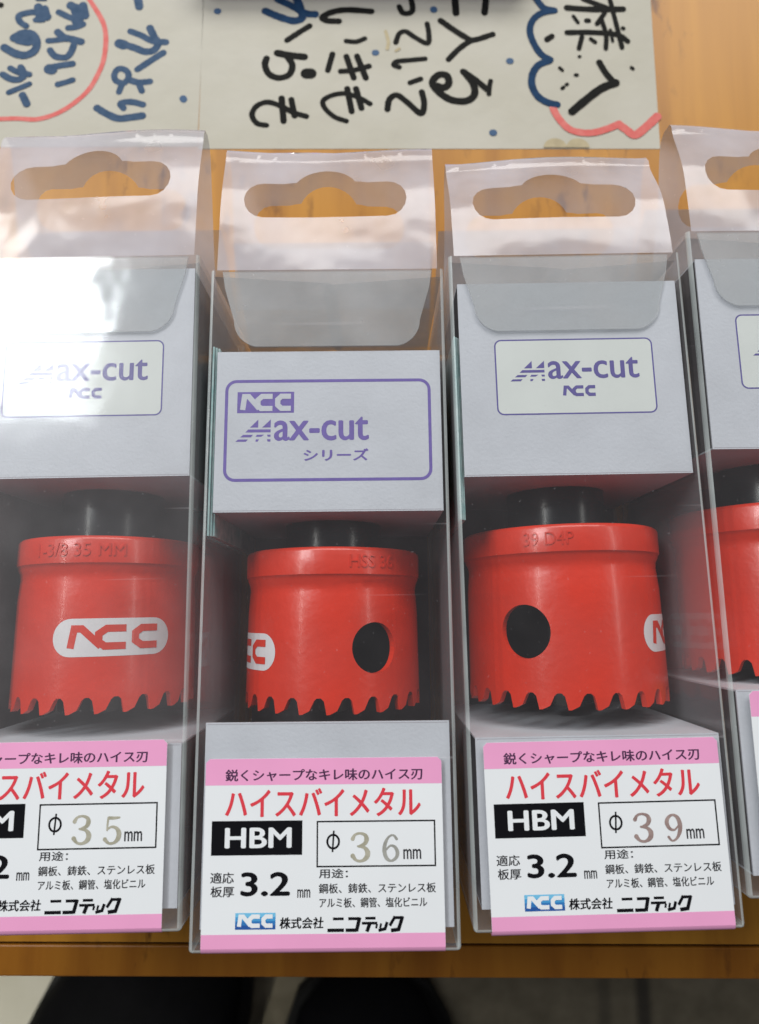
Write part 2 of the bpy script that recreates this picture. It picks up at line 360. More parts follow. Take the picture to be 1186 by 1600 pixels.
LEFT_STROKES = [
('b',[(-76.0,173.9),(-72.5,172.4),(-69.3,170.6),(-65.1,170.2)],1.88),
('b',[(-70.2,175.1),(-68.6,171.8),(-67.4,169.8),(-68.6,167.4),(-71.2,166.9),(-74.4,168.2),(-78.4,169.6)],2.09),
('b',[(-79.1,169.7),(-77.8,169.2)],2.92),
('b',[(-65.7,166.5),(-68.9,164.1),(-73.1,160.8)],1.87),
('b',[(-77.4,156.0),(-79.3,157.0),(-79.9,158.7),(-79.1,160.7),(-77.4,160.9),(-75.8,159.6),(-75.7,157.6),(-76.7,156.2)],1.75),
('b',[(-75.5,157.3),(-72.6,156.4),(-69.1,156.7)],1.86),
('b',[(-72.6,156.4),(-71.3,153.5)],1.75),
('b',[(-77.3,156.1),(-78.1,153.1)],1.75),
('b',[(-76.4,147.7),(-77.3,149.3),(-74.2,149.8),(-70.7,148.9)],1.84),
('b',[(-84.2,147.7),(-81.6,146.0),(-77.9,144.3),(-74.4,144.6),(-70.7,145.2)],2.05),
('b',[(-74.5,185.4),(-73.9,182.5)],2.32),
('d',[(-58.9,151.0),(-58.7,150.7)],1.95),
('r',[(-90.0,186.0),(-86.8,181.1),(-84.3,176.3),(-83.3,171.5),(-83.3,165.5),(-84.2,160.8),(-86.9,154.3),(-91.1,149.4),(-95.9,145.9),(-101.6,143.9),(-107.5,144.1),(-113.1,143.9)],1.32),
('b',[(-98.3,180.5),(-95.5,179.0),(-92.8,177.8)],1.79),
('b',[(-94.8,182.9),(-92.6,181.4),(-90.3,179.6)],2.42),
('b',[(-93.4,182.0),(-92.0,177.8)],2.74),
('b',[(-91.1,182.9),(-90.2,179.3)],2.32),
('b',[(-94.9,175.0),(-92.6,175.3),(-90.6,176.3)],1.78),
('b',[(-93.4,178.1),(-92.4,175.6)],1.89),
('b',[(-100.6,170.5),(-97.5,170.8),(-95.2,171.4)],1.67),
('b',[(-98.0,173.5),(-96.0,171.7),(-93.3,171.0),(-90.7,170.2)],2.09),
('b',[(-99.8,167.2),(-98.1,165.2),(-94.9,164.8),(-93.4,166.7),(-92.7,169.6)],1.87),
('b',[(-100.0,160.9),(-97.3,161.8),(-92.7,162.6)],1.86),
('b',[(-99.5,160.8),(-98.7,160.6)],3.0),
('b',[(-96.5,155.6),(-94.2,156.3),(-92.2,157.1)],1.65),
('b',[(-107.8,175.6),(-109.8,177.1),(-110.3,179.1),(-108.2,180.1),(-105.1,180.4),(-101.3,178.9)],1.78),
('b',[(-104.7,182.3),(-103.7,178.0)],2.42),
('b',[(-102.7,181.7),(-101.7,178.6)],2.1),
('b',[(-105.1,177.7),(-102.8,177.7)],1.57),
('b',[(-113.7,168.1),(-110.1,166.0),(-106.9,165.5),(-104.4,167.2),(-104.1,170.2),(-105.7,172.6),(-108.6,173.0),(-111.1,171.4)],2.29),
('b',[(-109.5,171.1),(-106.6,170.5)],3.13),
('b',[(-113.3,158.9),(-110.8,157.4),(-108.2,157.2),(-106.8,158.9),(-108.1,161.3)],1.86),
('b',[(-111.2,161.0),(-108.4,159.5),(-105.3,158.9)],1.66),
('b',[(-110.9,152.8),(-108.0,154.2),(-105.0,155.7)],1.54),
('b',[(-106.7,151.9),(-105.2,149.0)],2.05),
('k',[(-117.2,182.9),(-116.1,182.9)],1.58),
('b',[(-105.2,185.0),(-102.8,185.0)],1.06)]
RIGHT_STROKES = [
('n',[(-35.4,181.2),(-31.4,179.3),(-26.7,177.8),(-24.1,179.0),(-24.9,182.8),(-26.1,185.8)],2.24),
('n',[(-31.9,185.4),(-27.5,183.1),(-23.2,180.5),(-20.2,180.1)],2.11),
('k',[(-21.8,176.0),(-25.0,173.7),(-28.5,171.0)],1.7),
('k',[(-31.3,166.6),(-27.7,165.8),(-23.2,165.3)],2.08),
('k',[(-28.4,165.5),(-26.7,162.5),(-27.6,159.2),(-30.8,158.1),(-33.7,159.5),(-34.9,162.5),(-34.5,164.7)],1.82),
('k',[(-22.4,159.6),(-21.1,159.6)],3.23),
('k',[(-33.8,142.2),(-36.7,142.9),(-38.2,145.7),(-36.9,148.6),(-33.7,149.9),(-29.8,148.6),(-26.0,146.5),(-22.1,145.2)],1.53),
('k',[(-29.6,151.2),(-28.8,143.6)],1.8),
('k',[(-26.7,150.8),(-25.6,145.4)],1.67),
('k',[(-13.0,177.7),(-16.6,177.9),(-17.9,179.1),(-15.0,180.9),(-10.4,181.7),(-3.1,181.2)],1.84),
('k',[(-10.6,170.8),(-7.6,170.6),(-5.0,171.7)],1.43),
('k',[(-14.7,166.3),(-16.0,160.7)],1.56),
('k',[(-10.5,165.5),(-8.2,158.2)],1.69),
('k',[(-7.3,165.6),(-4.6,158.2)],1.69),
('k',[(-12.1,160.4),(-8.2,160.8),(-3.7,162.2)],1.55),
('k',[(-10.3,143.7),(-13.8,145.1),(-16.7,148.0),(-17.2,150.5),(-14.5,152.3),(-10.7,152.9),(-6.8,151.6),(-3.3,149.5)],1.4),
('k',[(-10.1,154.5),(-8.7,146.9)],1.67),
('k',[(-7.5,154.5),(-5.8,148.0)],1.67),
('k',[(5.4,182.9),(6.7,180.6),(9.4,181.4),(9.0,186.0)],1.58),
('k',[(4.4,170.4),(5.4,173.4),(7.4,174.2),(10.0,172.3),(13.9,170.1),(14.4,173.1),(13.9,176.9)],1.43),
('k',[(13.2,164.8),(8.6,164.3),(4.7,163.8),(3.8,162.6),(5.4,161.9)],1.43),
('k',[(11.8,157.9),(8.6,156.6)],1.42),
('k',[(1.9,147.7),(2.5,151.0),(4.7,152.4),(7.9,149.9),(11.8,146.3),(12.8,149.6),(12.1,153.5)],1.66),
('d',[(-50.1,181.0),(-49.8,181.0)],1.78),
('d',[(-1.9,166.8),(-1.6,166.8)],1.76),
('d',[(15.8,181.8),(16.1,181.8)],1.78),
('s',[(1.3,174.2),(2.1,170.8),(1.8,168.2)],0.92),
('s',[(4.4,167.5),(5.4,168.2)],0.78),
('k',[(22.4,186.0),(22.7,180.7)],1.98),
('k',[(32.0,186.1),(31.4,180.9)],1.85),
('k',[(18.0,178.0),(22.2,174.6),(26.8,171.3)],1.71),
('k',[(33.7,173.3),(29.4,171.7),(26.8,170.9),(23.5,168.3),(20.2,164.6)],1.57),
('k',[(32.1,152.9),(32.3,155.4),(32.7,157.3)],1.29),
('k',[(24.5,160.5),(27.8,158.0),(31.7,154.3)],1.68),
('k',[(24.9,160.2),(27.5,156.2),(27.7,152.5),(25.1,150.5),(20.6,151.0),(16.8,153.9),(15.3,156.8),(17.2,159.3),(19.6,159.0),(20.2,156.5),(18.7,155.0),(16.9,155.5)],1.94),
('d',[(15.8,182.0),(16.0,182.0)],1.71),
('d',[(38.5,164.1),(38.8,164.1)],1.82),
('d',[(32.9,140.0),(33.2,140.0)],1.84),
('n',[(46.9,186.5),(49.4,182.7),(52.7,181.7)],1.85),
('n',[(52.3,181.6),(48.6,180.7),(45.9,178.1),(45.0,174.4),(46.0,170.3),(48.1,166.5),(50.8,164.6)],1.84),
('n',[(50.5,164.3),(47.3,162.8),(45.4,159.9),(45.0,155.9),(46.6,152.2),(49.5,150.1),(52.3,149.4)],1.95),
('r',[(51.0,148.3),(52.2,145.4),(54.9,141.8),(58.0,140.3),(62.4,140.1),(67.0,141.5),(70.4,143.1)],1.92),
('r',[(70.5,142.6),(72.4,141.1),(74.8,139.4),(78.5,142.3),(81.7,145.5)],2.29),
('k',[(56.6,182.7),(63.8,182.2),(73.7,182.3)],1.71),
('k',[(61.7,185.8),(68.5,182.8)],1.45),
('k',[(69.8,185.9),(71.4,176.4),(72.6,168.9)],1.32),
('k',[(66.9,178.6),(68.0,173.3),(67.7,168.5)],1.31),
('k',[(56.2,174.0),(63.4,174.1),(71.2,173.4),(74.4,171.1)],1.5),
('k',[(68.0,180.9),(65.5,177.1)],1.32),
('k',[(58.4,179.7),(59.7,177.5)],0.99),
('k',[(62.3,178.2),(63.0,178.2)],1.31),
('k',[(60.7,172.6),(59.6,168.5)],1.31),
('k',[(63.3,171.8),(64.6,170.7)],1.11),
('k',[(73.2,175.6),(73.4,175.5)],1.11),
('k',[(69.4,174.9),(69.9,171.1)],0.92),
('k',[(50.1,171.6),(51.6,172.7)],1.57),
('k',[(53.5,161.8),(54.3,161.0)],0.91),
('k',[(58.1,159.4),(58.7,159.4)],0.9),
('k',[(55.2,156.1),(55.6,156.3)],0.84),
('k',[(54.0,154.9),(54.4,155.2)],0.97),
('k',[(59.5,165.7),(59.8,165.7)],0.78),
('k',[(75.0,162.0),(75.5,161.6)],0.91),
('k',[(65.5,163.7),(67.3,160.0),(69.7,156.7)],1.69),
('k',[(70.0,156.8),(65.7,154.9),(61.1,151.2),(56.6,147.1)],2.19),
('s',[(50.8,136.0),(51.5,135.7)],5.07),
('s',[(57.5,135.9),(58.1,135.6)],5.07)]

# ------------------------------------------------------------------ the setting: floor, table
def build_floor():
    m, nt, out = newmat('shaded_floor_concrete'); N = nt.nodes; K = nt.links
    b = N.new('ShaderNodeBsdfPrincipled'); K.new(b.outputs[0], out.inputs[0]); b.inputs['Roughness'].default_value = 0.8
    tc = N.new('ShaderNodeTexCoord'); n = N.new('ShaderNodeTexNoise'); n.inputs['Scale'].default_value = 60; n.inputs['Detail'].default_value = 6
    K.new(tc.outputs['Object'], n.inputs['Vector'])
    cr = N.new('ShaderNodeValToRGB'); e = cr.color_ramp.elements
    e[0].position = 0.3; e[0].color = (0.10, 0.085, 0.055, 1); e[1].position = 0.75; e[1].color = (0.17, 0.145, 0.10, 1)  # shade on the floor is mixed into these dark tones
    K.new(n.outputs[0], cr.inputs[0])
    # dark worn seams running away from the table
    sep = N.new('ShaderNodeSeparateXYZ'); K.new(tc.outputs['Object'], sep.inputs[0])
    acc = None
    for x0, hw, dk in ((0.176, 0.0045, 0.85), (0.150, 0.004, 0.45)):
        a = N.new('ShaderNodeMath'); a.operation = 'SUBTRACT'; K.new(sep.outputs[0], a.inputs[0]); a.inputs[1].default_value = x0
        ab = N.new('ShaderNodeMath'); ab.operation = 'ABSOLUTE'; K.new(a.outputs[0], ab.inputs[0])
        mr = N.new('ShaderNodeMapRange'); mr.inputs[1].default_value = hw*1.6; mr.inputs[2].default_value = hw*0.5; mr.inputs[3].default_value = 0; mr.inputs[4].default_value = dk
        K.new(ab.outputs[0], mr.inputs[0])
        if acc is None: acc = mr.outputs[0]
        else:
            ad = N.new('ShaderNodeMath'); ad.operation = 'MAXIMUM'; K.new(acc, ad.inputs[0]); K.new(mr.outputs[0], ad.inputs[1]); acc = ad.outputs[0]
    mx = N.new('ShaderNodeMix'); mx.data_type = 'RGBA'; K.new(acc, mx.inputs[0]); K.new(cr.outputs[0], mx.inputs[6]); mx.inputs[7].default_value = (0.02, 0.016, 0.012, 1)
    K.new(mx.outputs[2], b.inputs['Base Color'])
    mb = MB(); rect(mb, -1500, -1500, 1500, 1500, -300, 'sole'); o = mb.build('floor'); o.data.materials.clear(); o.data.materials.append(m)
    tag(o, 'dull concrete floor coloured dark for shade, with a worn seam below the table edge', None, kind='structure')
    # pale slab standing in for the lit part of the floor, left
    mb = MB(); mb.box((-520, -620, -300), (-150, -150, -294), 'paper'); o = mb.build('lit_floor_patch')
    tag(o, 'pale beige slab standing in for the lit floor beside the black shoe', 'lit floor')
build_floor()

table = empty('wooden_table', (0, 0, 0))
tag(table, 'orange varnished wooden table with a narrow front edging strip', 'table')
mb = MB(); mb.box((-420, -78.6, -20), (420, 420, 0), 'wood'); mb.build('tabletop', table)
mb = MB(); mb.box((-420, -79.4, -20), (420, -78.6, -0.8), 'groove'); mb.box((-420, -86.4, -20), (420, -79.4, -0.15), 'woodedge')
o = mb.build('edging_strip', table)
bv = o.modifiers.new('b', 'BEVEL'); bv.width = 0.0008; bv.segments = 2
for sx in (-395, 395):
    for sy in (-55, 395):
        mb = MB(); mb.box((sx-18, sy-18, -300), (sx+18, sy+18, -20), 'woodedge'); mb.build('leg', table)

# shoes of the person standing at the table: whole shoe lofted along its length
def shoe(loc, rz, label, wscale=1.0):
    t = empty('shoe', loc, rz); tag(t, label, 'shoe', 'black shoes on the floor below the table edge')
    secs = [(0, 0.05, 14), (6, 22, 26), (18, 36, 40), (45, 47, 52), (80, 52, 62), (120, 50, 78), (160, 42, 96), (200, 38, 108), (240, 38, 110), (270, 34, 106), (288, 22, 98), (294, 0.05, 80)]
    n = 24; vs = []; fs = []
    for (y, hw, h) in secs:
        for i in range(n):
            a = 2*math.pi*i/n; cx, cz = math.cos(a), math.sin(a)
            x = math.copysign(abs(cx)**0.7, cx)*hw*wscale; z = 12+(h-12)*(0.5+0.5*math.copysign(abs(cz)**0.8, cz))
            vs.append((x*(1-0.25*max(cz, 0)), -y, z))
    for j in range(len(secs)-1):
        for i in range(n):
            a, b = j*n+i, j*n+(i+1) % n; fs.append((a, a+n, b+n, b))
    mb = MB(); mb.add(vs, fs, 'shoe', True); mb.build('upper', t)
    ol = [(hw*wscale*1.06+1.5, -y) for y, hw, h in secs]; ol = [(x, y) for x, y in ol]+[(-x, y) for x, y in reversed(ol)]
    mb = MB(); k = len(ol)
    mb.add([(x, y, 0) for x, y in ol]+[(x, y, 13) for x, y in ol], [tuple(range(k)), tuple(range(2*k-1, k-1, -1))]+[(i, i+k, (i+1) % k+k, (i+1) % k) for i in range(k)], 'sole')
    mb.build('sole', t)
shoe((-0.112, -0.194, -0.30), R(-30), 'wide black shoe on the floor beside the pale lit floor patch', 1.16)
shoe((-0.012, -0.222, -0.30), R(6), 'narrower black shoe on the bare dark floor', 1.08)

# ------------------------------------------------------------------ handwritten papers, purple carton
def paper(name, corners, strokes, label, clip=None, lift=0.10):
    mb = MB(); n = len(corners); xs = [c[0] for c in corners]; ys = [c[1] for c in corners]
    mb.add([(x, y, 0.02) for x, y in corners]+[(x, y, lift) for x, y in corners], [tuple(range(n-1, -1, -1)), tuple(range(n, 2*n))]+[(i, (i+1) % n, (i+1) % n+n, i+n) for i in range(n)], 'paper')
    z = lift+0.03
    for k, pts, wd in strokes:
        wd *= 1.12
        if k == 's' and wd > 5:
            cx = (pts[0][0]+pts[1][0])/2
            poly(mb, [(cx+3.4*math.cos(R(a)), 135.2+3.0*math.sin(R(a))) for a in range(0, 181, 15)], z, k); continue
        if len(pts) == 2 and abs(pts[0][0]-pts[1][0])+abs(pts[0][1]-pts[1][1]) < 1.2: ribbon(mb, pts, wd, z, k)
        else: ribbon(mb, pts, wd, z, k, smooth=len(pts) > 2, jitter=0.05)
        z += 0.003
    o = mb.build(name); tag(o, label, 'paper', 'handwritten papers on the table'); return o
paper('handwritten_paper', [(-190, 134.2), (-53.9, 135.2), (-54.8, 240), (-190, 240)], LEFT_STROKES, 'white paper with blue handwriting inside a red curve')
paper('handwritten_paper', [(-53.6, 134.4), (82.0, 135.0), (82.3, 185), (82.6, 240), (-55.5, 240)], RIGHT_STROKES, 'white paper with black brush handwriting and a navy and red wavy border')
mb = MB(); mb.box((-57, 188.4, 0.4), (44, 240, 9), 'purple'); o = mb.build('purple_carton')
bv = o.modifiers.new('b', 'BEVEL'); bv.width = 0.001; bv.segments = 2
tag(o, 'purple carton lying on the black handwritten paper', 'carton')

# ------------------------------------------------------------------ clear boxes
W, D, L = 48.0, 46.0, 129.0
def euro_hole(cx, cy, hs=1.0):
    return [(x, cy+(y-cy)*hs) for x, y in euro_shape(cx, cy)]
def euro_shape(cx, cy):
    pts = []
    hw, r = 17.4, 4.1
    for i in range(9): a = R(-90+180*i/8-0); pts.append((cx+hw-r+r*math.cos(a), cy+r*math.sin(a)))
    # shoulders, then the low round hump in the middle
    pts.append((cx+9.0, cy+r)); pts.append((cx+7.6, cy+r+0.25))
    for i in range(13):
        a = R(25+130*i/12); pts.append((cx+7.0*math.cos(a), cy+r-2.0+5.6*math.sin(a)))
    pts.append((cx-7.6, cy+r+0.25)); pts.append((cx-9.0, cy+r))
    for i in range(9): a = R(90+180*i/8); pts.append((cx-hw+r+r*math.cos(a), cy+r*math.sin(a)))
    return pts
def clear_box(root, tip_z, tab_len, twist, dusty=False, tuck_w=21.0):
    # shell: rounded rectangular tube with a closed label end, open at the tab end
    bm = bmesh.new(); bmesh.ops.create_cube(bm, size=1.0)
    for v in bm.verts: v.co = ((v.co.x)*W*MM, (v.co.y+0.5)*L*MM, (v.co.z+0.5)*D*MM+0.00005)
    ed = [e for e in bm.edges if not all(abs(v.co.y-L*MM) < 1e-6 for v in e.verts)]
    bmesh.ops.bevel(bm, geom=ed, offset=0.0007, segments=3, affect='EDGES', profile=0.5)
    dele = [f for f in bm.faces if all(abs(v.co.y-L*MM) < 1e-6 for v in f.verts)]
    bmesh.ops.delete(bm, geom=dele, context='FACES')
    for y in range(8, 128, 8): bmesh.ops.bisect_plane(bm, geom=bm.verts[:]+bm.edges[:]+bm.faces[:], plane_co=(0, y*MM, 0), plane_no=(0, 1, 0))
    for x in range(-18, 20, 6): bmesh.ops.bisect_plane(bm, geom=bm.verts[:]+bm.edges[:]+bm.faces[:], plane_co=(x*MM, 0, 0), plane_no=(1, 0, 0))
    me = bpy.data.meshes.new('shell'); bm.to_mesh(me); bm.free()
    for p in me.polygons: p.use_smooth = False
    link('shell', me, root, [M['clear_dusty' if dusty else 'clear'], M['edge']])
    for p in me.polygons:
        c = p.normal
        if sorted(abs(q) for q in c)[1] > 0.15: p.material_index = 1
    # hang tab: front layer, fold, back layer (a bent sheet with a euro hole through both layers)
    tw = 22.8; rr = 3.2
    y1, z1 = L+tab_len, tip_z
    front = [(L+0.2, D-0.3), (L+tab_len*0.22, D-0.9), (L+tab_len*0.55, D-0.5+(z1-D)*0.35), (y1-4, z1-0.5), (y1-1.2, z1-1.0)]
    path = list(front)
    path += [(y1, z1-2.2), (y1-0.1, z1-3.8), (y1-1.6, z1-5.4)]
    back = [(y1-5, z1-6.6), (y1-13, z1-8.6), (L+9, z1-11.5), (L+1, z1-15)]
    path += back
    path = [tuple(p) for p in catmull(path, 5)]
    # arclength map
    S_ = [0]
    for a, b in zip(path, path[1:]): S_.append(S_[-1]+math.hypot(b[0]-a[0], b[1]-a[1]))
    tot = S_[-1]
    def at(s):
        s = min(max(s, 0), tot)
        for i in range(len(S_)-1):
            if s <= S_[i+1]:
                t = (s-S_[i])/max(S_[i+1]-S_[i], 1e-9); return (path[i][0]+(path[i+1][0]-path[i][0])*t, path[i][1]+(path[i+1][1]-path[i][1])*t)
        return path[-1]
    fold = min(range(len(path)), key=lambda i: -path[i][0]); sf = S_[fold]
    hc = 16.4; hs = 1.15
    h1 = euro_hole(-0.6, sf-hc, hs); h2 = [(x, 2*sf-y) for x, y in euro_hole(-0.6, sf-hc, hs)]
    ol = [(-tw, 0), (tw, 0), (tw, tot), (-tw, tot)]
    me = fill2d([ol, h1, h2]); cut_grid(me, [i*4 for i in range(-5, 6)], [tot*i/44 for i in range(1, 44)])
    for v in me.vertices:
        x, s = v.co.x, v.co.y; y, z = at(s)
        u = min(max((s)/sf, 0), 1) if s < sf else min(max((tot-s)/(tot-sf), 0), 1)
        z += 0.9*math.sin(x*0.11+twist*3)*u*(1 if s < sf else -0.6)+twist*x*0.05*u
        v.co = (x*MM, y*MM, z*MM)
    for p in me.polygons: p.use_smooth = True
    link('hang_tab', me, root, [M['tab']])
    # shoulder flap behind the tab, full box width
    mb = MB(); pth = [(L+17.2, 28.0), (L+16, 26.5), (L+9, 17), (L+0.3, 6)]
    vs = []; 
    for y, z in pth: vs += [(-23.9, y, z), (23.9, y, z)]
    mb.add(vs, [(2*i, 2*i+2, 2*i+3, 2*i+1) for i in range(len(pth)-1)], 'flap'); mb.build('end_flap', root)
    # two dust flaps folded across the open end
    for side, yy in ((-1, L-0.6), (1, L-1.0)):
        mb = MB(); pp = [(side*23.6, 3), (side*23.6, 44.6), (-side*0.5, 41.5), (-side*1.5, 37), (-side*1.5, 11), (-side*0.5, 6.5)]
        mb.add([(x, yy, z) for x, z in pp], [tuple(range(6))], 'dust'); mb.build('dust_flap', root)
    # tuck flap slipped under the front panel
    a = tuck_w; pts = [(-a-.6, L-0.2), (-a, L-4)]
    for i in range(9): t = R(180+80*i/8); pts.append((-a+7.5+5.5*math.cos(t), L-11+5.6*math.sin(t)))
    for i in range(9): t = R(280+80*i/8); pts.append((a-7.5+5.5*math.cos(t), L-11+5.6*math.sin(t)))
    pts += [(a, L-4), (a+.6, L-0.2)]
    mb = MB(); k = len(pts)
    mb.add([(x, y, 45.42) for x, y in pts]+[(x, y, 45.78) for x, y in pts], [tuple(range(k-1, -1, -1)), tuple(range(k, 2*k))]+[(i, (i+1) % k, (i+1) % k+k, i+k) for i in range(k)], 'tuck')
    mb.build('tuck_flap', root)

# label sticker: printed front plus the strip that wraps the bottom edge
def sticker(root, d1, d2, k1, k2, dx=0.0, dy=0.0, rot=0.0):
    mb = MB(); z = 46.16
    x0, x1 = -21.5, 21.5
    body = [(x0, 0.9), (x1, 0.9), (x1, 32.0)]+[(x1-0.7, 32.7), (x0+0.7, 32.7), (x0, 32.0)]
    mb.add([(x, y, 46.08) for x, y in body]+[(x, y, z) for x, y in body], [tuple(range(5, -1, -1)), tuple(range(6, 12))]+[(i, (i+1) % 6, (i+1) % 6+6, i+6) for i in range(6)], 'white')
    z += 0.012
    rect(mb, x0+.02, 28.1, x1-.02, 32.0, z, 'pink'); poly(mb, [(x0+.02, 32.0), (x1-.02, 32.0), (x1-.7, 32.68), (x0+.7, 32.68)], z, 'pink')
    rect(mb, x0+.02, 0.9, x1-.02, 3.2, z, 'pink')
    wr = [(0.9, z), (0.35, 46.02), (0.02, 45.75), (-0.10, 45.3), (-0.10, 44.4)]
    vs = []
    for y, zz in wr: vs += [(x0+.02, y, zz), (x1-.02, y, zz)]
    mb.add(vs, [(2*i, 2*i+2, 2*i+3, 2*i+1) for i in range(len(wr)-1)], 'pink', True)
    z += 0.012
    text(mb, '鋭くシャープなキレ味のハイス刃', (-17.9, 28.75, 18.0, 30.85), z, 'plum', bold=0.13)
    text(mb, 'ハイスバイメタル', (-17.8, 22.55, 17.6, 27.5), z, 'red', bold=0.22)
    rect(mb, -20.1, 16.2, -3.8, 22.0, z, 'black'); text(mb, 'HBM', (-17.7, 17.4, -5.7, 20.85), z+.012, 'white', bold=0.30)
    ribbon(mb, [(-1.1, 14.2), (20.0, 14.2), (20.0, 21.75), (-1.1, 21.75)], 0.26, z, 'black', closed=True)
    cx, cy = 1.75, 18.35
    ribbon(mb, [(cx+1.05*math.cos(R(a)), cy+1.15*math.sin(R(a))) for a in range(0, 360, 15)], 0.36, z, 'black', closed=True)
    ribbon(mb, [(cx-0.12, 16.6), (cx+0.12, 20.2)], 0.3, z+.008, 'black', cap=False)
    digit(mb, d1, (5.0, 15.1, 8.1, 19.7), z, k1); digit(mb, d2, (10.6, 15.05, 13.5, 19.4), z, k2)
    text(mb, 'mm', (14.3, 15.3, 17.5, 17.0), z, 'ink', bold=0.07)
    text(mb, '用途：', (-0.8, 12.25, 4.4, 13.85), z, 'ink', bold=0.07)
    text(mb, '鋼板、鋳鉄、ステンレス板', (-0.8, 9.75, 20.0, 11.4), z, 'ink', bold=0.06)
    text(mb, 'アルミ板、鋼管、塩化ビニル', (-0.7, 7.4, 18.4, 9.05), z, 'ink', bold=0.06)
    text(mb, '適応', (-20.1, 11.55, -15.9, 13.4), z, 'ink', bold=0.07); text(mb, '板厚', (-20.0, 9.3, -15.8, 11.1), z, 'ink', bold=0.07)
    text(mb, '3.2', (-14.7, 9.4, -5.9, 13.4), z, 'black', bold=0.36); text(mb, 'mm', (-4.6, 9.1, -2.3, 10.5), z, 'ink', bold=0.06)
    for i in range(4): rect(mb, -15.5, 4.0+i*0.675, -8.4, 4.0+(i+1)*0.675, z, 'blue%d' % i)
    ncc(mb, (-15.0, 4.45, -8.9, 6.3), z+.012, 'white', 0.38)
    text(mb, '株式会社', (-7.7, 4.05, 0.1, 5.95), z, 'black', 0.0, 0.1, bold=0.12)
    # bold slanted firm name drawn from bars
    def bar(x, y, x2, y2, wd): ribbon(mb, [(x, y), (x2, y2)], wd, z+random.uniform(0.002, .012), 'black', cap=False)
    sh = lambda x, y: (x+0.25*(y-3.5), y)
    def P_(pts, wd, dz=0.0): ribbon(mb, [sh(*p) for p in pts], wd*1.22, z+.004+dz, 'black', cap=False)
    P_([(1.2, 5.6), (3.1, 5.6)], .36); P_([(0.7, 3.75), (3.6, 3.75)], .46)
    P_([(3.9, 5.6), (6.0, 5.6)], .40); P_([(5.85, 5.8), (5.85, 3.55)], .52, .01); P_([(3.9, 3.75), (5.8, 3.75)], .46, .02)
    P_([(6.9, 5.65), (8.7, 5.65)], .36); P_([(6.5, 4.85), (9.2, 4.85)], .36, .01); P_([(7.9, 4.8), (7.7, 3.5)], .5, .02)
    P_([(9.2, 4.7), (9.2, 4.0)], .3); P_([(9.9, 4.8), (9.9, 4.0)], .3); P_([(10.9, 5.0), (10.8, 3.9), (9.7, 3.65)], .42)
    P_([(12.1, 5.9), (11.5, 4.4)], .42); P_([(11.8, 5.7), (13.6, 5.7)], .40, .01); P_([(13.4, 5.9), (13.2, 3.8), (11.9, 3.65)], .5, .02)
    ca, sa = math.cos(R(rot)), math.sin(R(rot))
    o = mb.build('label_sticker', root, fn=lambda x, y, z_: (x*ca-(y-16)*sa+dx, 16+x*sa+(y-16)*ca+dy, z_))
    return o

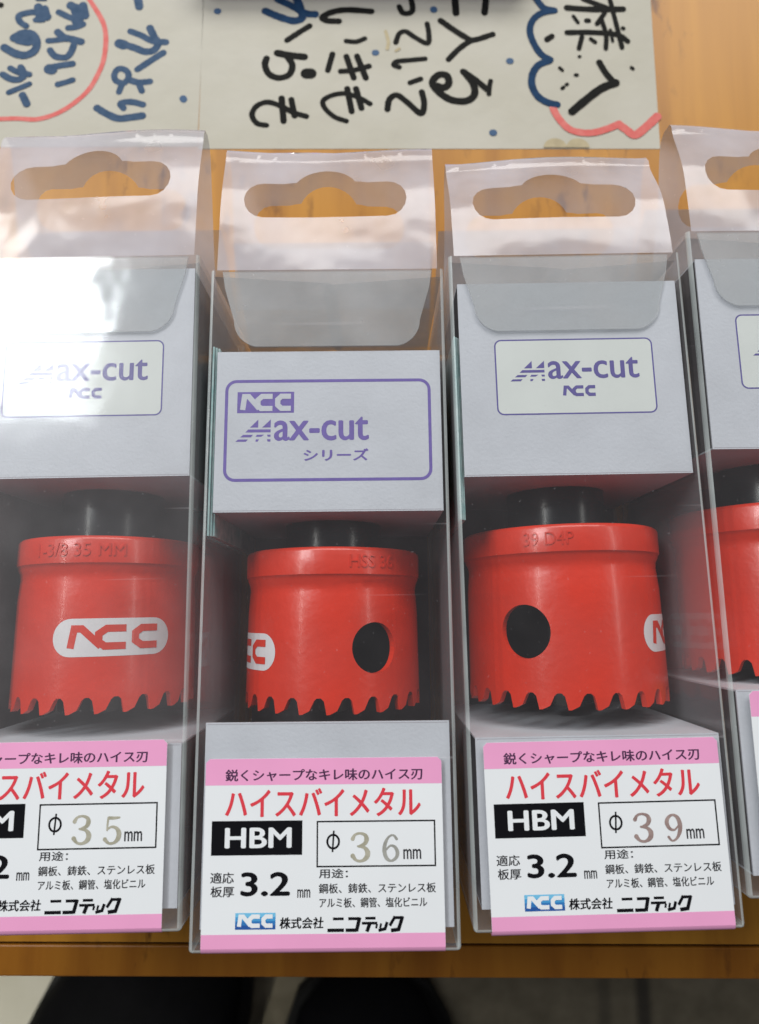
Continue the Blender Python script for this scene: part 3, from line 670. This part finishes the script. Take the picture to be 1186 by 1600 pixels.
# folded white card inside each box
def card_insert(root, ymin, ymax, low_top, small, xo=0.3, side=False):
    half = 22.6; t = 0.35
    path = [(low_top, 1.6), (low_top, 45.1), (3.6, 45.1), (3.6, 1.0), (127.4, 1.0)]
    if small: path += [(127.4, 1.0)]
    up = [(ymax, 1.6), (ymax, 45.1), (ymin, 45.1), (ymin, 1.6)]
    mb = MB()
    def sheet(pts, side=1):
        # outer faces white, inner faces white card darkened as in shade, thin edges white
        n = len(pts); inn = []
        for i, p in enumerate(pts):
            a = pts[i-1] if i else None; b = pts[i+1] if i < n-1 else None
            nx = ny = 0
            ds = []
            if a: ds.append((p[0]-a[0], p[1]-a[1]))
            if b: ds.append((b[0]-p[0], b[1]-p[1]))
            for d in ds:
                l = math.hypot(*d) or 1; nx += -d[1]/l; ny += d[0]/l
            inn.append((p[0]+side*nx*t, p[1]+side*ny*t))
        for i in range(n-1):
            (ya, za), (yb, zb) = pts[i], pts[i+1]; (yc, zc), (yd, zd) = inn[i], inn[i+1]
            mb.add([(xo-half, ya, za), (xo+half, ya, za), (xo+half, yb, zb), (xo-half, yb, zb)], [(0, 1, 2, 3)], 'card')
            mb.add([(xo-half, yc, zc), (xo+half, yc, zc), (xo+half, yd, zd), (xo-half, yd, zd)], [(3, 2, 1, 0)], 'cardback')
            for x in (xo-half, xo+half): mb.add([(x, ya, za), (x, yb, zb), (x, yd, zd), (x, yc, zc)], [(0, 1, 2, 3)], 'card')
        for p, q in ((pts[0], inn[0]), (pts[-1], inn[-1])):
            mb.add([(xo-half, *p), (xo+half, *p), (xo+half, *q), (xo-half, *q)], [(0, 1, 2, 3)], 'card')
    sheet(path[1 if small else 0:5], 1); sheet(up, 1)
    if side: mb.box((xo-half, 3.8, 1.8), (xo-half+.35, 127, 44.9), 'cardback')
    for y_ in (low_top-0.3, ymin+0.3): rect(mb, xo-half+.3, y_-.05, xo+half-.3, y_+.05, 45.115, 'crease')
    z = 45.12
    if small:
        ox, oy = xo-0.1, 95.0
        ribbon(mb, rrect_pts(ox-20.4, 84.9, ox+20.4, 105.3, 2.0), 0.62, z, 'violet', closed=True)
        k = 0.0396; X = lambda px: ox-20.4+(px-75)*k; Y = lambda py: 105.3-(py-165)*k
        rect(mb, X(130), Y(333), X(418), Y(222), z, 'violet'); ncc(mb, (X(150), Y(318), X(402), Y(238)), z+.015, 'card', .34)
        mlogo(mb, lambda u, v: (X(125+u*180), Y(485-v*120)), z, 'violet')
        text(mb, 'ax-cut', (X(318), Y(480), X(797), Y(355)), z, 'violet', bold=0.30)
        text(mb, 'シリーズ', (X(468), Y(585), X(795), Y(522)), z, 'violet', bold=0.22)
    else:
        ox = xo+0.6; x0, x1, y0, y1 = ox-16, ox+16, 95.0, 110.7
        poly(mb, rrect_pts(x0, y0, x1, y1, 1.3), z-.005, 'panel')
        ribbon(mb, rrect_pts(x0, y0, x1, y1, 1.3), 0.30, z, 'indigo', closed=True)
        k = 0.0298; X = lambda px: x0+(px-55)*k; Y = lambda py: y1-(py-60)*k
        mlogo(mb, lambda u, v: (X(150+u*240), Y(358-v*150)), z+.01, 'indigo')
        text(mb, 'ax-cut', (X(408), Y(343), X(1030), Y(192)), z+.01, 'indigo', bold=0.22)
        ncc(mb, (X(505), Y(462), X(722), Y(395)), z+.01, 'indigo', .34)
    return mb.build('body', root)
def mlogo(mb, T, z, k):
    # two striped peaks
    def q(pts): poly(mb, [T(u, v) for u, v in pts], z, k)
    q([(0.40, 0.63), (0.63, 0.63), (0.63, 0.98)]); q([(0.74, 0.63), (0.98, 0.63), (0.98, 0.98)])
    q([(0.27, 0.42), (0.98, 0.42), (0.98, 0.55), (0.35, 0.55)])
    q([(0.13, 0.21), (0.43, 0.21), (0.49, 0.32), (0.21, 0.32)]); q([(0.56, 0.23), (0.72, 0.23), (0.80, 0.32), (0.60, 0.32)]); q([(0.90, 0.23), (0.98, 0.23), (0.98, 0.32), (0.88, 0.32)])
    q([(0.0, 0.02), (0.29, 0.02), (0.35, 0.12), (0.07, 0.12)]); q([(0.56, 0.02), (0.62, 0.02), (0.66, 0.12), (0.57, 0.12)]); q([(0.90, 0.02), (0.98, 0.02), (0.98, 0.12), (0.88, 0.12)])

# hole saw lying on its side; x,z axis centre, teeth towards the label end
def hole_saw(root, Rr, y0, y1, hole_deg, hole_d, logo_deg, stamp, stamp_deg, cx=0.0, cz=23.0, phase=0.0):
    C = 2*math.pi*Rr; nt_ = 22 if Rr < 20 else 24; p = C/nt_; th = 3.0
    xs0 = -C/2
    # developed wall: toothed edge at the bottom, window holes
    ol = []
    for i in range(nt_):
        b = xs0+i*p
        ol += [(b, 0), (b+p*0.12, th*0.02), (b+p*0.38, th*0.25), (b+p*0.47, th*0.58), (b+p*0.55, th*0.88), (b+p*0.65, th*1.04), (b+p*0.80, th*1.04), (b+p*0.91, th*0.84), (b+p*0.97, th*0.3)]
    ol.append((xs0+C, 0))
    H = y1-y0
    ol += [(xs0+C, H), (xs0, H)]
    holes = []
    for hd in ((hole_deg, hole_deg+180) if 0 < abs(hole_deg) < 100 else (hole_deg if hole_deg < 170 else 140,)):
        s = (hd-phase)*math.pi*Rr/180
        s = (s+C/2) % C-C/2
        if abs(s) > C/2-hole_d: continue
        holes.append([(s+hole_d/2*math.cos(R(a)), 52.0-y0+hole_d/2*math.sin(R(a))) for a in range(0, 360, 10)])
    me = fill2d([ol]+holes)
    prof = [(0, .985), (H-13, .972), (H-9.4, .958), (H-8.4, .953), (H-7.2, .960), (H-6.3, .980), (H-5.7, .986), (H-5.45, .999), (H-4.9, 1.0), (H-0.8, 1.0), (H-0.3, .99), (H, .97)]
    cut_grid(me, [xs0+C*i/120 for i in range(1, 120)], [q[0] for q in prof[1:-1]]+[H*0.25, H*.5])
    def rad(h):
        for (a, ra), (b, rb) in zip(prof, prof[1:]):
            if h <= b: return (ra+(rb-ra)*max(h-a, 0)/(b-a))*Rr
        return prof[-1][1]*Rr
    def wrap(s, h, e):
        a = s/Rr+R(phase); r = rad(h)+e
        return (cx+r*math.sin(a), y0+h, cz+r*math.cos(a))
    bm = bmesh.new(); bm.from_mesh(me)
    # thickness: copy the wall inwards and bridge the open borders
    geo = bmesh.ops.extrude_face_region(bm, geom=bm.faces[:])
    newv = [g for g in geo['geom'] if isinstance(g, bmesh.types.BMVert)]; nv = set(newv)
    newf = set(g for g in geo['geom'] if isinstance(g, bmesh.types.BMFace))
    oldf = [f for f in bm.faces if f not in newf]
    co = {}
    for v in bm.verts: co[v] = wrap(v.co.x, v.co.y, -1.25 if v not in nv else 0.0)
    for v in bm.verts: v.co = [c*MM for c in co[v]]
    for f in bm.faces:
        f.smooth = True
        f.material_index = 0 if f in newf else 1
    inner = [f for f in bm.faces if f not in newf and not any(v in nv for v in f.verts)]
    for f in bm.faces:
        if f not in newf and f not in inner: f.smooth = False; f.material_index = 0
    bmesh.ops.recalc_face_normals(bm, faces=bm.faces[:])
    for e in bm.edges:
        if len(e.link_faces) == 2 and e.calc_face_angle(0) > 0.7: e.smooth = False
    me2 = bpy.data.meshes.new('saw_cup'); bm.to_mesh(me2); bm.free(); bpy.data.meshes.remove(me)
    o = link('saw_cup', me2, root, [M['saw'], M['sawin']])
    # closed back plate of the cup, painted logo and stamped size as the cup's own surface
    mb = MB()
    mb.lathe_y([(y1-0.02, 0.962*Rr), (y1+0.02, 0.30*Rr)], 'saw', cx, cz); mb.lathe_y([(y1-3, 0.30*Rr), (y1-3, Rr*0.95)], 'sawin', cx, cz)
    mb.build('back_plate', root)
    mb = MB()
    if logo_deg is not None:
        s0 = (logo_deg-phase)*math.pi*Rr/180; hc = 51.2-y0
        lw, lh = 23.6, 7.4
        mp = MB()
        mep = fill2d([rrect_pts(s0-lw/2, hc-lh/2, s0+lw/2, hc+lh/2, 3.69, 8)]); cut_grid(mep, [s0-lw/2+lw*i/24 for i in range(1, 24)], [])
        mp.add([(v.co.x, v.co.y, 0.035) for v in mep.vertices], [tuple(f.vertices) for f in mep.polygons], 'sawlogo'); bpy.data.meshes.remove(mep)
        tmp = MB(); ncc(tmp, (s0-8.6, hc-2.15, s0+8.9, hc+2.15), 0.07, 'saw', 0.33)
        # finer strips so the letters follow the curve
        me3 = bpy.data.meshes.new('x'); me3.from_pydata(tmp.v, [], tmp.f); bm = bmesh.new(); bm.from_mesh(me3)
        for i in range(1, 24): bmesh.ops.bisect_plane(bm, geom=bm.verts[:]+bm.edges[:]+bm.faces[:], plane_co=(s0-lw/2+lw*i/24, 0, 0), plane_no=(1, 0, 0))
        bm.verts.index_update()
        mp.add([tuple(v.co) for v in bm.verts], [tuple(v.index for v in f.verts) for f in bm.faces], 'saw'); bm.free(); bpy.data.meshes.remove(me3)
        mp.build('printed_logo', o, fn=lambda s, h, e: wrap(s, h, e))
    if stamp:
        st = MB(); hgt = 2.5; wd = len(stamp)*1.62
        s0 = (stamp_deg-phase)*math.pi*Rr/180
        text(st, stamp, (s0-wd/2, H-4.1, s0+wd/2, H-1.5), 0, 'saw', 0.0)
        n = len(st.v); st2 = MB()
        vs = [(x, y, 0.18) for x, y, z in st.v]
        # raised letters: top faces plus the walls round their outline
        ec = {}
        for f in st.f:
            for i in range(len(f)): 
                a, b = f[i], f[(i+1) % len(f)]; ec[(a, b)] = ec.get((a, b), 0)+1
        walls = [(a, b) for (a, b) in ec if (b, a) not in ec]
        allv = vs+[(x, y, -0.1) for x, y, z in st.v]
        st2.add(allv, [tuple(f) for f in st.f]+[(b, a, a+n, b+n) for a, b in walls], 'saw')
        st2.build('stamped_size', o, fn=lambda s, h, e: wrap(s, h, e))
    # arbor: black hub behind the cup, pilot drill through its middle
    mb = MB(); mb.lathe_y([(y1, 10.7), (y1+9.5, 10.9), (y1+11.8, 10.5), (y1+13.4, 9.2), (y1+14.0, 7.2), (y1+14.1, 0.1)], 'hub', cx, cz); mb.build('arbor', root)
    mb = MB(); mb.lathe_y([(y1-3, 3.1), (y0-1.6, 3.1), (y0-2.4, 0.1)], 'steel', cx, cz, 24); mb.build('pilot_drill', root)

SPEC = [  # size digits, centre x, y, angle, tab tip height, tab length, twist
 ('35', -60.09, 8.32, 1.282, 41.5, 34.0, 0.1),
 ('36', -10.16, 5.65, 0.780, 41.5, 32.4, -0.3),
 ('39', 39.49, 9.29, 1.273, 40.0, 28.0, 0.5),
 ('', 88.83, 14.93, 0.869, 41.0, 29.5, -0.7)]
BOX_LABEL = {'35': 'clear plastic box with the sticker stamped 35', '36': 'clear plastic box with the sticker stamped 36, box hanging lowest at the front',
             '39': 'clear plastic box with the sticker stamped 39', '': 'clear plastic box cut off by the right edge of the photo'}
CARD_LABEL = {'35': 'white folded card in the box stamped 35', '36': 'short white card with thick violet frame in the box stamped 36',
              '39': 'white folded card in the box stamped 39', '': 'white folded card in the box cut off at the right edge'}
SAW_LABEL = {'35': 'red hole saw showing the whole white oval logo, in the box stamped 35', '36': 'red hole saw with round hole right of a cut-off logo, in the box stamped 36',
             '39': 'red hole saw with round hole left of a cut-off logo, in the box stamped 39', '': 'red hole saw in the box cut off at the right edge'}
SAW = {'35': (19.0, 36.6, 71.4, 178, 10, 25, '1-3/8 35 MM', 3, -0.8), '36': (19.3, 39.5, 72.0, 30, 10, -69, 'HSS 36', 28, -0.2),
       '39': (21.3, 37.2, 73.0, -36, 10.6, 64, '39 D4P', -20, 1.4), '': (20.4, 37.6, 72.6, 150, 10, None, '', 0, 0.6)}
for i, (nm, cx, cy, ang, tz, tl, tw) in enumerate(SPEC):
    a = R(ang); base = (MM*(cx+L/2*math.sin(a)), MM*(cy-L/2*math.cos(a)), 0.0001)
    root = empty('clear_box', base, a); tag(root, BOX_LABEL[nm], 'plastic box', 'clear boxes in a row on the table')
    clear_box(root, tz, tl, tw, nm == '35')
    if nm == '35': sticker(root, '3', '5', 'stamp_tan', 'stamp_tan', -0.9, 0.0, 0.0)
    if nm == '36': sticker(root, '3', '6', 'stamp_tan', 'stamp_grey', -0.3, 0.0, 0.0)
    if nm == '39': sticker(root, '3', '9', 'stamp_mauve', 'stamp_mauve', 0.55, -0.3, 0.4)
    if nm == '': sticker(root, '4', '0', 'stamp_tan', 'stamp_tan', 0.3, 0.0, 0.0) if False else sticker(root, '3', '5', 'stamp_tan', 'stamp_tan', 1.0, 3.2, 0.0)
    r2 = empty('card_insert', base, a); tag(r2, CARD_LABEL[nm], 'card', 'white cards inside the boxes')
    low = {'35': 31.8, '36': 38.9, '39': 33.0, '': 36.0}[nm]
    if nm == '36': card_insert(r2, 78.5, 111.6, low, True)
    else: card_insert(r2, 82.4, {'35': 126.5}.get(nm, 123.2), low, False, side=(nm == '35'))
    r3 = empty('hole_saw', base, a); tag(r3, SAW_LABEL[nm], 'hole saw', 'red hole saws inside the boxes')
    Rr, y0, y1, hd, hdia, ld, st, sd, scx = SAW[nm]
    hole_saw(r3, Rr, y0, y1, hd, hdia, ld, st, sd, scx, 1.4+Rr+max(0, 22.6-1.4-Rr))
    if nm in ('36', '39'):
        mb = MB()
        for q in range(3): mb.box((-23.4+q*0.42, 74, 3), (-23.4+q*0.42+0.34, 113 if nm == '36' else 112, 44.6-q*.5), 'teal')
        r4 = mb.build('folded_leaflet'); r4.location = base; r4.rotation_euler = (0, 0, a)
        tag(r4, 'folded teal printed leaflet along the left wall of the box stamped '+nm, 'leaflet', 'folded teal leaflets in the boxes')
